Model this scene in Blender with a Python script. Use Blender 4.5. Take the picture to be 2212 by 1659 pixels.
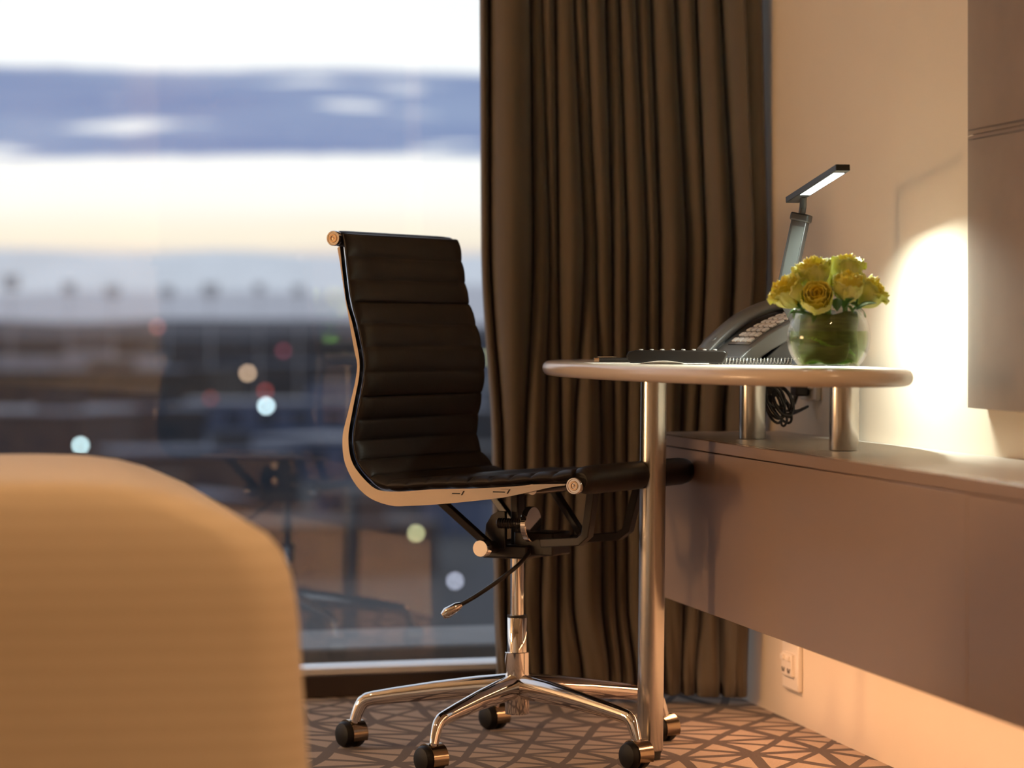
import bpy, bmesh, math, random
from mathutils import Vector, Matrix
random.seed(7)
for o in list(bpy.data.objects): bpy.data.objects.remove(o)
scene = bpy.context.scene
COL = scene.collection
PI = math.pi
FPX, HCAM, YH = 6500.0, 0.817, 715.0        # focal length in pixels of the 2212 frame, eye height, horizon row

# ------------------------------------------------------------------ camera
cd = bpy.data.cameras.new('camera')
cd.sensor_width = 36.0
cd.lens = FPX / 2212 * 36.0
cd.shift_y = (YH - 829.5) / 2212
cd.clip_end = 60000
cd.dof.use_dof = True
cd.dof.focus_distance = 5.55
cd.dof.aperture_fstop = 3.05
cam = bpy.data.objects.new('camera', cd)
cam.location = (0, 0, HCAM)
cam.rotation_euler = (PI / 2, 0, 0)
COL.objects.link(cam)
scene.camera = cam

# ------------------------------------------------------------------ exposure, colour management
vs = scene.view_settings
vs.view_transform = 'Standard'; vs.look = 'None'; vs.exposure = 0.0; vs.gamma = 1.0
vs.use_curve_mapping = False
scene.cycles.use_denoising = True
scene.cycles.max_bounces = 10
scene.cycles.transparent_max_bounces = 24
scene.cycles.sample_clamp_indirect = 6.0

# ------------------------------------------------------------------ sky: bright dusk with one long cloud bank
def ramp_set(node, stops):
    cr = node.color_ramp
    while len(cr.elements) > 1: cr.elements.remove(cr.elements[-1])
    cr.elements[0].position = stops[0][0]; cr.elements[0].color = (*stops[0][1], 1)
    for p, c in stops[1:]:
        e = cr.elements.new(p); e.color = (*c, 1)
def build_sky():
    w = bpy.data.worlds.new('dusk_sky'); scene.world = w; w.use_nodes = True
    nt = w.node_tree; N = nt.nodes; L = nt.links
    bg = N['Background']; bg.inputs[1].default_value = SKY_STRENGTH
    tc = N.new('ShaderNodeTexCoord')
    sep = N.new('ShaderNodeSeparateXYZ'); L.new(tc.outputs['Generated'], sep.inputs[0])
    def math_(op, a, b=None, c=None):
        m = N.new('ShaderNodeMath'); m.operation = op
        for i, v in enumerate((a, b, c)):
            if v is None: continue
            if isinstance(v, (int, float)): m.inputs[i].default_value = v
            else: L.new(v, m.inputs[i])
        return m.outputs[0]
    def noise(sx, sz, detail=3.0, off=0.0):
        mp = N.new('ShaderNodeMapping'); L.new(tc.outputs['Generated'], mp.inputs[0])
        mp.inputs['Scale'].default_value = (sx, sx, sz); mp.inputs['Location'].default_value = (off, off * 1.7, off * .6)
        n = N.new('ShaderNodeTexNoise'); L.new(mp.outputs[0], n.inputs[0])
        n.inputs['Scale'].default_value = 1.0; n.inputs['Detail'].default_value = detail
        return n.outputs[0]
    z = sep.outputs[2]
    # clear sky by elevation
    base = N.new('ShaderNodeValToRGB'); base.color_ramp.interpolation = 'EASE'
    e1 = math_('ADD', z, math_('MULTIPLY', math_('SUBTRACT', noise(9, 60), .5), .006))
    fac = math_('POWER', math_('MAXIMUM', e1, 0.0), 0.5)
    sq = lambda v: math.sqrt(v)
    ramp_set(base, [(0.0, (.40, .42, .52)), (sq(.018), (.52, .53, .58)), (sq(.0255), (.80, .68, .60)), (sq(.031), (1.0, .88, .70)), (sq(.046), (1.05, 1.0, .93)),
                    (sq(.065), (1.08, 1.06, 1.02)), (sq(.12), (1.0, 1.0, 1.0)), (sq(.3), (.80, .85, .95)), (1.0, (.48, .55, .70))])
    L.new(fac, base.inputs[0])
    # cloud bank, ragged above and below, with a few gaps
    nb = noise(14, 14, 4, 3.1); nt_ = noise(11, 16, 3, 7.7)
    lo = math_('ADD', .0572, math_('MULTIPLY', math_('SUBTRACT', nb, .5), .010))
    hi = math_('ADD', .0865, math_('MULTIPLY', math_('SUBTRACT', nt_, .5), .014))
    def smooth(a, b, x):
        m = N.new('ShaderNodeMapRange'); m.interpolation_type = 'SMOOTHSTEP'
        L.new(x, m.inputs[0])
        m.inputs[1].default_value = a; m.inputs[2].default_value = b
        return m.outputs[0]
    m1 = smooth(-.0012, .0012, math_('SUBTRACT', z, lo))
    m2 = smooth(-.0015, .0015, math_('SUBTRACT', hi, z))
    gap = smooth(.60, .68, noise(16, 190, 2, 1.3))
    mask = math_('MULTIPLY', math_('MULTIPLY', m1, m2), math_('SUBTRACT', 1.0, math_('MULTIPLY', gap, .8)))
    cl = N.new('ShaderNodeValToRGB')
    ramp_set(cl, [(.3, (.215, .275, .47)), (.7, (.34, .41, .58))])
    L.new(noise(8, 150, 3, 5.5), cl.inputs[0])
    mix = N.new('ShaderNodeMix'); mix.data_type = 'RGBA'
    L.new(mask, mix.inputs[0]); L.new(base.outputs[0], mix.inputs[6]); L.new(cl.outputs[0], mix.inputs[7])
    L.new(mix.outputs[2], bg.inputs[0])
SKY_STRENGTH = 1.3
build_sky()

# ------------------------------------------------------------------ lamp settings (the lamps themselves are built with their fixtures)
WARM = (1.0, .605, .30)
FILL_DOWNLIGHTS = [(-.75, 0.9, 26), (.60, .5, 70), (-2.3, 4.2, 40), (.62, 2.9, 130)]  # unseen ceiling lights added as warm fill
BEDSIDE_FILL = 58.0  # glow of the added lamp beside the bed, unseen
STRIP_POWER = 14.5
DESK_LED = 8.0

# ------------------------------------------------------------------ helpers
def sock(node, *names):
    for n in names:
        if n in node.inputs: return node.inputs[n]
MATS = {}
def mat(name, color, rough=.5, metal=0.0, var=.0, vscale=20.0, bump=0.0, bscale=200.0, spec=.5, sheen=0.0, coat=0.0, emit=None, estr=0.0, stretch=(1, 1, 1), sss=0.0):
    if name in MATS: return MATS[name]
    m = bpy.data.materials.new(name); m.use_nodes = True; MATS[name] = m
    nt = m.node_tree; b = nt.nodes['Principled BSDF']
    b.inputs['Base Color'].default_value = (*color, 1)
    b.inputs['Roughness'].default_value = rough; b.inputs['Metallic'].default_value = metal
    b.inputs['Specular IOR Level'].default_value = spec
    if sheen: b.inputs['Sheen Weight'].default_value = sheen
    if coat: b.inputs['Coat Weight'].default_value = coat; b.inputs['Coat Roughness'].default_value = .08
    if sss:
        b.inputs['Subsurface Weight'].default_value = sss; b.inputs['Subsurface Radius'].default_value = (.01, .008, .003)
    if emit: b.inputs['Emission Color'].default_value = (*emit, 1); b.inputs['Emission Strength'].default_value = estr
    tc = nt.nodes.new('ShaderNodeTexCoord')
    mp = nt.nodes.new('ShaderNodeMapping'); mp.inputs['Scale'].default_value = stretch
    nt.links.new(tc.outputs['Object'], mp.inputs[0])
    n = nt.nodes.new('ShaderNodeTexNoise'); n.inputs['Scale'].default_value = vscale; n.inputs['Detail'].default_value = 4
    nt.links.new(mp.outputs[0], n.inputs[0])
    if var:
        r = nt.nodes.new('ShaderNodeValToRGB')
        ramp_set(r, [(.3, tuple(c * (1 - var) for c in color)), (.7, tuple(min(1, c * (1 + var)) for c in color))])
        nt.links.new(n.outputs[0], r.inputs[0]); nt.links.new(r.outputs[0], b.inputs['Base Color'])
    if bump:
        n2 = nt.nodes.new('ShaderNodeTexNoise'); n2.inputs['Scale'].default_value = bscale; n2.inputs['Detail'].default_value = 3
        nt.links.new(mp.outputs[0], n2.inputs[0])
        bp = nt.nodes.new('ShaderNodeBump'); bp.inputs['Strength'].default_value = bump; bp.inputs['Distance'].default_value = .002
        nt.links.new(n2.outputs[0], bp.inputs['Height']); nt.links.new(bp.outputs[0], b.inputs['Normal'])
    return m
def clear_mat(name, tint, base, ior=1.45, rough=0.0):
    """clear glass or water: transparent with a Fresnel reflection"""
    m = bpy.data.materials.new(name); m.use_nodes = True; MATS[name] = m
    nt = m.node_tree; N = nt.nodes; L = nt.links
    N.remove(N['Principled BSDF']); out = N['Material Output']
    t = N.new('ShaderNodeBsdfTransparent'); t.inputs[0].default_value = (*tint, 1)
    g = N.new('ShaderNodeBsdfGlossy'); g.inputs['Roughness'].default_value = rough
    lw = N.new('ShaderNodeLayerWeight'); lw.inputs[0].default_value = .5
    pw = N.new('ShaderNodeMath'); pw.operation = 'POWER'; pw.inputs[1].default_value = 5.0; L.new(lw.outputs['Facing'], pw.inputs[0])
    a = N.new('ShaderNodeMath'); a.operation = 'MULTIPLY_ADD'; a.use_clamp = True; a.inputs[1].default_value = 1 - base; a.inputs[2].default_value = base
    L.new(pw.outputs[0], a.inputs[0])
    mx = N.new('ShaderNodeMixShader'); L.new(a.outputs[0], mx.inputs[0]); L.new(t.outputs[0], mx.inputs[1]); L.new(g.outputs[0], mx.inputs[2])
    L.new(mx.outputs[0], out.inputs[0])
    return m

def tag(o, label=None, cat=None, group=None, kind=None):
    if label: o['label'] = label
    if cat: o['category'] = cat
    if group: o['group'] = group
    if kind: o['kind'] = kind
    return o
def world_of(o):
    M = o.matrix_basis.copy()
    while o.parent:
        o = o.parent; M = o.matrix_basis @ M
    return M
def thing(name, loc=(0, 0, 0), rot=(0, 0, 0), label=None, cat=None, group=None, kind=None, parent=None):
    o = bpy.data.objects.new(name, None); COL.objects.link(o)
    o.location = loc; o.rotation_euler = rot; o.empty_display_size = .05
    o.parent = parent
    return tag(o, label, cat, group, kind)

class MB:
    def __init__(s): s.v = []; s.f = []
    def add(s, vs, fs):
        k = len(s.v); s.v += [Vector(p) for p in vs]; s.f += [tuple(i + k for i in f) for f in fs]; return s
    def box(s, c, d, M=None):
        vs = [Vector((x * d[0] / 2, y * d[1] / 2, z * d[2] / 2)) for x in (-1, 1) for y in (-1, 1) for z in (-1, 1)]
        vs = [(M @ p if M is not None else p) + Vector(c) for p in vs]
        return s.add(vs, [(0, 1, 3, 2), (4, 6, 7, 5), (0, 4, 5, 1), (2, 3, 7, 6), (0, 2, 6, 4), (1, 5, 7, 3)])
    def tube(s, path, r, n=12, caps=True, sq=(1, 1), up=None):
        path = [Vector(p) for p in path]
        rs = list(r) if isinstance(r, (list, tuple)) else [r] * len(path)
        vs, fs = [], []
        t0 = (path[1] - path[0]).normalized()
        a = Vector(up) if up is not None else (Vector((0, 0, 1)) if abs(t0.z) < .9 else Vector((1, 0, 0)))
        nrm = (a - t0 * a.dot(t0)).normalized()
        for i, p in enumerate(path):
            if i == 0: t = path[1] - path[0]
            elif i == len(path) - 1: t = path[-1] - path[-2]
            else: t = (path[i + 1] - path[i]).normalized() + (path[i] - path[i - 1]).normalized()
            t.normalize()
            nrm = (nrm - t * nrm.dot(t)).normalized(); bn = t.cross(nrm)
            for k in range(n):
                an = 2 * PI * k / n
                vs.append(p + nrm * (math.cos(an) * rs[i] * sq[0]) + bn * (math.sin(an) * rs[i] * sq[1]))
        for i in range(len(path) - 1):
            for k in range(n):
                a_, b_ = i * n + k, i * n + (k + 1) % n
                fs.append((a_, b_, b_ + n, a_ + n))
        if caps:
            fs.append(tuple(reversed(range(n)))); m = (len(path) - 1) * n; fs.append(tuple(range(m, m + n)))
        return s.add(vs, fs)
    def lathe(s, prof, c=(0, 0, 0), n=32, M=None, closed=False):
        vs, fs = [], []
        for (r, z) in prof:
            for k in range(n):
                a = 2 * PI * k / n; p = Vector((r * math.cos(a), r * math.sin(a), z))
                vs.append((M @ p if M is not None else p) + Vector(c))
        m = len(prof); rng = range(m) if closed else range(m - 1)
        for i in rng:
            for k in range(n):
                j = (i + 1) % m
                fs.append((i * n + k, i * n + (k + 1) % n, j * n + (k + 1) % n, j * n + k))
        if not closed:
            if prof[0][0] > 1e-5: fs.append(tuple(reversed(range(n))))
            if prof[-1][0] > 1e-5: fs.append(tuple(range((m - 1) * n, m * n)))
        return s.add(vs, fs)
    def prism(s, poly, f0, f1):
        """poly: list of 2D points; f0/f1 map a 2D point to its 3D place on each end"""
        n = len(poly); vs = [f0(p) for p in poly] + [f1(p) for p in poly]
        fs = [tuple(reversed(range(n))), tuple(range(n, 2 * n))] + [(i, (i + 1) % n, n + (i + 1) % n, n + i) for i in range(n)]
        return s.add(vs, fs)
    def grid(s, fn, nu, nv, wrap=False):
        vs = [fn(i / nu, j / nv) for j in range(nv + 1) for i in range(nu + 1)]
        fs = [(j * (nu + 1) + i, j * (nu + 1) + i + 1, (j + 1) * (nu + 1) + i + 1, (j + 1) * (nu + 1) + i) for j in range(nv) for i in range(nu)]
        return s.add(vs, fs)
    def mesh(s, name, smooth=True, angle=40):
        me = bpy.data.meshes.new(name)
        me.from_pydata([tuple(p) for p in s.v], [], s.f)
        bm = bmesh.new(); bm.from_mesh(me)
        bmesh.ops.remove_doubles(bm, verts=bm.verts, dist=1e-6)
        bmesh.ops.recalc_face_normals(bm, faces=bm.faces)
        bm.to_mesh(me); bm.free()
        if smooth:
            me.shade_smooth(); me.set_sharp_from_angle(angle=math.radians(angle))
        return me
    def build(s, name, m, parent=None, world=False, bevel=0.0, bseg=2, smooth=True, angle=40, solid=0.0, sub=0, solid_off=0.0):
        if world and parent is not None:
            Mi = world_of(parent).inverted(); s.v = [Mi @ p for p in s.v]
        me = s.mesh(name, smooth, angle); me.materials.append(m)
        o = bpy.data.objects.new(name, me); COL.objects.link(o); o.parent = parent
        if solid:
            q = o.modifiers.new('solid', 'SOLIDIFY'); q.thickness = solid; q.offset = solid_off
        if bevel:
            q = o.modifiers.new('bevel', 'BEVEL'); q.width = bevel; q.segments = bseg; q.limit_method = 'ANGLE'; q.angle_limit = math.radians(50)
        if sub:
            q = o.modifiers.new('sub', 'SUBSURF'); q.levels = sub; q.render_levels = sub
        return o
def catmull(pts, n=6):
    pts = [Vector(p) for p in pts]; out = []
    for i in range(len(pts) - 1):
        p0 = pts[max(i - 1, 0)]; p1 = pts[i]; p2 = pts[i + 1]; p3 = pts[min(i + 2, len(pts) - 1)]
        for k in range(n):
            t = k / n
            out.append(.5 * ((2 * p1) + (p2 - p0) * t + (2 * p0 - 5 * p1 + 4 * p2 - p3) * t * t + (3 * p1 - p0 - 3 * p2 + p3) * t ** 3))
    out.append(pts[-1]); return out
def lerp(a, b, t): return a + (b - a) * t
def axisM(x, y, z):
    return Matrix((Vector(x), Vector(y), Vector(z))).transposed()
def at(px, py, d):                       # a measured pixel at a known distance
    return Vector(((px - 1106) / FPX * d, d, HCAM - (py - YH) / FPX * d))
def box_on(name, m, org, u, a, b, parent=None, bevel=0.0, bseg=2):
    """box from a to b in the frame: u along, n = left of u, z up, at origin org (world)"""
    u = Vector((u[0], u[1], 0)).normalized(); n = Vector((-u.y, u.x, 0)); z = Vector((0, 0, 1))
    M = axisM(u, n, z); c = [(p + q) / 2 for p, q in zip(a, b)]
    mb = MB().box(Vector((org[0], org[1], 0)) + M @ Vector(c), [abs(q - p) for p, q in zip(a, b)], M)
    return mb.build(name, m, parent, world=parent is not None, bevel=bevel, bseg=bseg)

# ------------------------------------------------------------------ room frames
Q = Vector((.518, 6.66, 0)); EW = Vector((.187, -.982, 0)).normalized(); 
MW = Vector((EW.y, -EW.x, 0))            # into the room from the right-hand wall
def wp(s, o, z): return Q + EW * s + MW * o + Vector((0, 0, z))
WANG = math.radians(17.0)
P0 = Vector((-.46, 6.70, 0)); UWIN = Vector((math.cos(WANG), math.sin(WANG), 0)); NWIN = Vector((-UWIN.y, UWIN.x, 0))   # NWIN points outdoors
def gp(s, o, z): return P0 + UWIN * s + NWIN * o + Vector((0, 0, z))

# ------------------------------------------------------------------ materials of the shell
M_wall = mat('warm_plaster', (.74, .65, .53), .6, var=.02, vscale=3, bump=.04, bscale=300, spec=.3)
M_ceil = mat('ceiling_paint', (.78, .74, .68), .8)
M_dark = mat('dark_skirting', (.035, .022, .016), .45, var=.2, vscale=8)
M_alu = mat('window_aluminium', (.75, .77, .80), .25, 1.0)
def carpet_mat():
    m = bpy.data.materials.new('patterned_carpet'); m.use_nodes = True
    nt = m.node_tree; N = nt.nodes; L = nt.links; b = N['Principled BSDF']
    b.inputs['Roughness'].default_value = .95; b.inputs['Specular IOR Level'].default_value = .1; b.inputs['Sheen Weight'].default_value = .15
    tc = N.new('ShaderNodeTexCoord')
    def math_(op, a, b_=None):
        q = N.new('ShaderNodeMath'); q.operation = op
        for i, v in enumerate((a, b_)):
            if v is None: continue
            if isinstance(v, (int, float)): q.inputs[i].default_value = v
            else: L.new(v, q.inputs[i])
        return q.outputs[0]
    sp = N.new('ShaderNodeSeparateXYZ'); L.new(tc.outputs['Object'], sp.inputs[0])
    x, y = sp.outputs[0], sp.outputs[1]
    wob = N.new('ShaderNodeTexNoise'); wob.inputs['Scale'].default_value = 1.5; wob.inputs['Detail'].default_value = 0
    L.new(tc.outputs['Object'], wob.inputs[0])
    sw = N.new('ShaderNodeSeparateColor'); L.new(wob.outputs[1], sw.inputs[0])
    wx = math_('ADD', x, math_('MULTIPLY', math_('SUBTRACT', sw.outputs[0], .5), .26))
    wy = math_('ADD', y, math_('MULTIPLY', math_('SUBTRACT', sw.outputs[1], .5), .34))
    def fam(deg, fr):
        return math_('ADD', math_('MULTIPLY', wx, math.cos(math.radians(deg)) * fr), math_('MULTIPLY', wy, math.sin(math.radians(deg)) * fr))
    A_, B_ = fam(22, 7.0), fam(106, 5.2)
    tot = None
    for p, wd in ((A_, .16), (B_, .15), (math_('ADD', A_, B_), .19), (math_('SUBTRACT', A_, B_), .15)):
        fr_ = math_('FRACT', math_('ADD', p, 50.0 + wd / 2))
        line = math_('LESS_THAN', fr_, wd)
        tot = line if tot is None else math_('MAXIMUM', tot, line)
    pile = N.new('ShaderNodeTexNoise'); pile.inputs['Scale'].default_value = 420; L.new(tc.outputs['Object'], pile.inputs[0])
    c1 = N.new('ShaderNodeValToRGB'); ramp_set(c1, [(.3, (.31, .235, .18)), (.7, (.40, .31, .24))]); L.new(pile.outputs[0], c1.inputs[0])
    c2 = N.new('ShaderNodeValToRGB'); ramp_set(c2, [(.3, (.055, .038, .034)), (.7, (.09, .063, .054))]); L.new(pile.outputs[0], c2.inputs[0])
    mx = N.new('ShaderNodeMix'); mx.data_type = 'RGBA'; L.new(tot, mx.inputs[0]); L.new(c1.outputs[0], mx.inputs[6]); L.new(c2.outputs[0], mx.inputs[7])
    L.new(mx.outputs[2], b.inputs['Base Color'])
    bp = N.new('ShaderNodeBump'); bp.inputs['Strength'].default_value = .5; bp.inputs['Distance'].default_value = .003
    L.new(pile.outputs[0], bp.inputs['Height']); L.new(bp.outputs[0], b.inputs['Normal'])
    return m

# ------------------------------------------------------------------ shell
CEIL = 2.62
XL, YB = -3.7, -1.6
sR = (6.66 - YB) / .982                     # along the right wall to the back wall
c_wr = wp(-.36, 0, 0); c_br = wp(sR, 0, 0)
c_wl = gp(-3.4, 0, 0)
floor_pts = [(c_wr.x + .3, c_wr.y + .15), (c_br.x + .2, YB - .2), (XL - .2, YB - .2), (XL - .2, c_wl.y - .1), (c_wl.x, c_wl.y + .12)]
mb = MB().prism(floor_pts, lambda p: Vector((p[0], p[1], -.12)), lambda p: Vector((p[0], p[1], 0)))
tag(mb.build('floor', carpet_mat(), smooth=False), 'brown and beige carpet with a crossing shard pattern', 'floor', kind='structure')
mb = MB().prism(floor_pts, lambda p: Vector((p[0], p[1], CEIL)), lambda p: Vector((p[0], p[1], CEIL + .12)))
tag(mb.build('ceiling', M_ceil, smooth=False), 'plain pale ceiling above the room', 'ceiling', kind='structure')
mb = MB().box((wp(-.5, -.06, 0) + wp(sR + .1, -.06, 0)) / 2 + Vector((0, 0, CEIL / 2)), (sR + .6, .12, CEIL), axisM(EW, Vector((-EW.y, EW.x, 0)), (0, 0, 1)))
tag(mb.build('wall_right', M_wall), 'warm beige plastered wall behind the desk', 'wall', kind='structure')
mb = MB().box((XL - .06, (YB + c_wl.y) / 2, CEIL / 2), (.12, c_wl.y - YB + .4, CEIL))
tag(mb.build('wall_left', M_wall), 'warm beige wall on the far left side of the room', 'wall', kind='structure')
mb = MB().box(((XL + c_br.x) / 2, YB - .06, CEIL / 2), (c_br.x - XL + .4, .12, CEIL))
tag(mb.build('wall_back', M_wall), 'warm beige wall behind the viewer', 'wall', kind='structure')

# window wall: low dark kerb, aluminium sill line, one tall pane, header
win = thing('window_1', gp(0, 0, 0), (0, 0, WANG), 'full height fixed window overlooking the city', 'window', kind='structure')
M_pane = clear_mat('window_glass', (.95, .97, .98), .085)
MB().box((-1.25, .04, .024), (4.5, .10, .048)).build('kerb', M_dark, win, bevel=.003)
MB().box((-1.25, .060, .0555), (4.5, .120, .015)).build('sill', mat('white_sill', (.82, .83, .85), .4), win, bevel=.003)
MB().box((-1.25, .06, CEIL - .05), (4.5, .12, .10)).build('head_frame', M_dark, win, bevel=.003)
MB().box((.84, .06, CEIL / 2), (.12, .12, CEIL - .2)).build('side_frame', M_dark, win, bevel=.003)
MB().box((-3.44, .06, CEIL / 2), (.12, .12, CEIL - .2)).build('side_frame', M_dark, win, bevel=.003)
MB().box((-1.25, .052, (.05 + CEIL - .09) / 2), (4.4, .012, CEIL - .14)).build('pane', M_pane, win)
mb = MB().box((-1.25, .77, -.05), (6.5, .44, .20))
lg = mb.build('kerb_stone', mat('pale_concrete', (.20, .195, .19), .8, var=.1, vscale=6), thing('terrace_ledge', gp(0, 0, 0), (0, 0, WANG), 'pale ledge outside running along the foot of the window', 'ledge', kind='structure'), bevel=.01)
MB().box((-1.25, .325, -.06), (6.5, .44, .10)).build('gravel_bed', mat('dark_gravel', (.05, .05, .055), .9, var=.4, vscale=60, bump=.6, bscale=90), lg.parent)

# ------------------------------------------------------------------ ceiling downlights, unseen, added to fill the room with warm light
M_trim = mat('fill_downlight_trim', (.8, .78, .74), .35)
M_bulb = mat('fill_downlight_bulb', (1, .8, .55), .4, emit=(1, .68, .40), estr=6.0)
for i, (x, y, pw) in enumerate(FILL_DOWNLIGHTS):
    t = thing('fill_downlight', (x, y, CEIL), (0, 0, 0), 'added warm fill downlight in the ceiling out of frame', 'downlight', 'added ceiling fill lights')
    MB().lathe([(.062, 0), (.062, -.006), (.047, -.008), (.043, -.001), (.043, 0)], n=24).build('trim_ring', M_trim, t)
    MB().lathe([(.0, -.0015), (.042, -.0015), (.042, 0), (0, 0)], n=20).build('bulb', M_bulb, t)
    ld = bpy.data.lights.new('fill_downlight_beam', 'SPOT'); ld.energy = pw; ld.color = WARM
    ld.spot_size = math.radians(125); ld.spot_blend = .7; ld.shadow_soft_size = .06
    lo = bpy.data.objects.new('fill_downlight_beam', ld); COL.objects.link(lo); lo.parent = t; lo.location = (0, 0, -.03)

# ------------------------------------------------------------------ credenza along the right wall
M_lac = mat('taupe_lacquer', (.39, .275, .21), .24, var=.015, vscale=2, spec=.4)
M_lac_top = mat('taupe_lacquer_top', (.50, .44, .385), .32, var=.02, vscale=2)
M_gap = mat('shadow_gap', (.05, .035, .03), .8)
CZT, CZB, CZD = .605, .273, .30
cr = thing('credenza', wp(.29, CZD, 0), (0, 0, math.atan2(EW.y, EW.x)), 'long wall-hung taupe lacquer credenza with glossy front under the desk', 'credenza')
# local x runs along the wall towards the viewer, local y towards the wall
S_END = 5.2
YW = 1.0
tst = world_of(cr).inverted() @ wp(.44, 0, 0)
YW = 1 if tst.y > 0 else -1
MB().box((S_END / 2, YW * (CZD / 2 + .0095), CZT - .0105), (S_END, CZD - .021, .021)).build('top_panel', M_lac_top, cr, bevel=.0015)
MB().box((S_END / 2, YW * (CZD / 2 + .012), (CZT - .0245 + CZB + .004) / 2), (S_END - .02, CZD - .026, CZT - .024 - CZB)).build('carcass', M_gap, cr)
XJ = 2.02
for a, b in ((.0, XJ - .001), (XJ + .001, S_END)):
    MB().box(((a + b) / 2, YW * .009, (CZT - .0225 + CZB) / 2), (b - a, .018, CZT - .0225 - CZB)).build('front_panel', M_lac, cr, bevel=.0012)
MB().box((S_END / 2, YW * .0095, CZT - .0105), (S_END, .017, .021)).build('edge_strip', M_lac, cr, bevel=.0012)
MB().box((.008, YW * CZD / 2, (CZT - .0235 + CZB) / 2), (.014, CZD - .04, CZT - .025 - CZB)).build('end_panel', M_lac, cr)
# warm light strip under the credenza, by the wall
M_strip = mat('strip_diffuser', (1, .85, .6), .4, emit=(1, .62, .30), estr=2.5)
st = thing('light_strip', wp(.29, CZD, 0), (0, 0, math.atan2(EW.y, EW.x)), 'warm linear light strip fixed under the credenza', 'light strip')
MB().box((S_END / 2, YW * (CZD - .18), CZB - .006), (S_END - .04, .022, .010)).build('channel', M_alu, st)
MB().box((S_END / 2, YW * (CZD - .18), CZB - .0125), (S_END - .04, .016, .003)).build('diffuser', M_strip, st)
ld = bpy.data.lights.new('strip_glow', 'AREA'); ld.shape = 'RECTANGLE'; ld.size = S_END - .04; ld.size_y = .02; ld.energy = STRIP_POWER; ld.color = (1, .51, .26)
lo = bpy.data.objects.new('strip_glow', ld); COL.objects.link(lo); lo.parent = st
lo.location = (S_END / 2, YW * (CZD - .18), CZB - .016)

# wall sockets
M_sock = mat('cream_plastic', (.80, .74, .66), .35)
M_hole = mat('socket_hole', (.03, .025, .02), .6)
def socket(name, s, z, w, h, label):
    t = thing(name, wp(s, 0, z), (0, 0, math.atan2(EW.y, EW.x)), label, 'wall socket')
    MB().box((0, -YW * .0055, 0), (w, .011, h)).build('face_plate', M_sock, t, bevel=.003)
    p = MB().box((0, -YW * .014, .004), (w * .62, .010, h * .48)).build('switch_block', M_sock, t, bevel=.002)
    for k in (-1, 1):
        MB().box((k * w * .17, -YW * .021, .018), (w * .18, .006, h * .10)).build('rocker', M_sock, p, bevel=.001)
        for j in (-1, 1):
            MB().box((k * w * .17 + j * .006, -YW * .0195, -.008), (.003, .002, .010), Matrix.Rotation(j * .5, 3, 'Y')).build('slot', M_hole, p)
    return t
socket('wall_socket', (6.66 - 6.28) / .982, .118, .118, .098, 'cream double wall socket below the credenza near the carpet')
socket('wall_socket', (6.66 - 6.15) / .982, .712, .118, .072, 'cream wall socket behind the desk legs with black plug in it')

# upholstered wall panel at the right edge
M_lth = mat('taupe_leather', (.235, .18, .145), .65, var=.06, vscale=9, bump=.25, bscale=500, spec=.25)
M_sti = mat('dark_stitching', (.06, .045, .038), .7)
wpn = thing('wall_panel', wp(0, 0, 0), (0, 0, math.atan2(EW.y, EW.x)), 'tall taupe leather upholstered wall panel with a stitched seam', 'wall panel')
S0 = 1.555; TH = .045
seams = [.686, 1.148, 1.62, 2.10, 2.5]
for a, b in zip(seams[:-1], seams[1:]):
    def f(u, v, a=a, b=b):
        s = S0 + u * 2.4; z = a + .0006 + v * (b - a - .0012)
        e = min(1, min(u, 1 - u) * 2.4 / .03) ** .5 * (.72 + .28 * min(1, min(v, 1 - v) * (b - a) / .012) ** .5)
        return Vector((s, -YW * (TH - .012 + .012 * e), z))
    q = MB().grid(f, 40, 14)
    q.box((S0 + 1.2, -YW * (TH - .012) / 2, (a + b) / 2), (2.398, TH - .013, b - a - .006))
    po = q.build('leather_panel', M_lth, wpn, angle=60)
    for dz in (.011, -.011):
        zz = b + dz
        if b < 2.4 and dz < 0 or (a > .7 and False):
            MB().tube([(S0 + .035, -YW * (TH - .0012), b - .008), (S0 + 2.37, -YW * (TH - .0012), b - .008)], .0009, 6).build('stitch_line', M_sti, po)
    if a > .7:
        MB().tube([(S0 + .035, -YW * (TH - .0012), a + .008), (S0 + 2.37, -YW * (TH - .0012), a + .008)], .0009, 6).build('stitch_line', M_sti, po)

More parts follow.
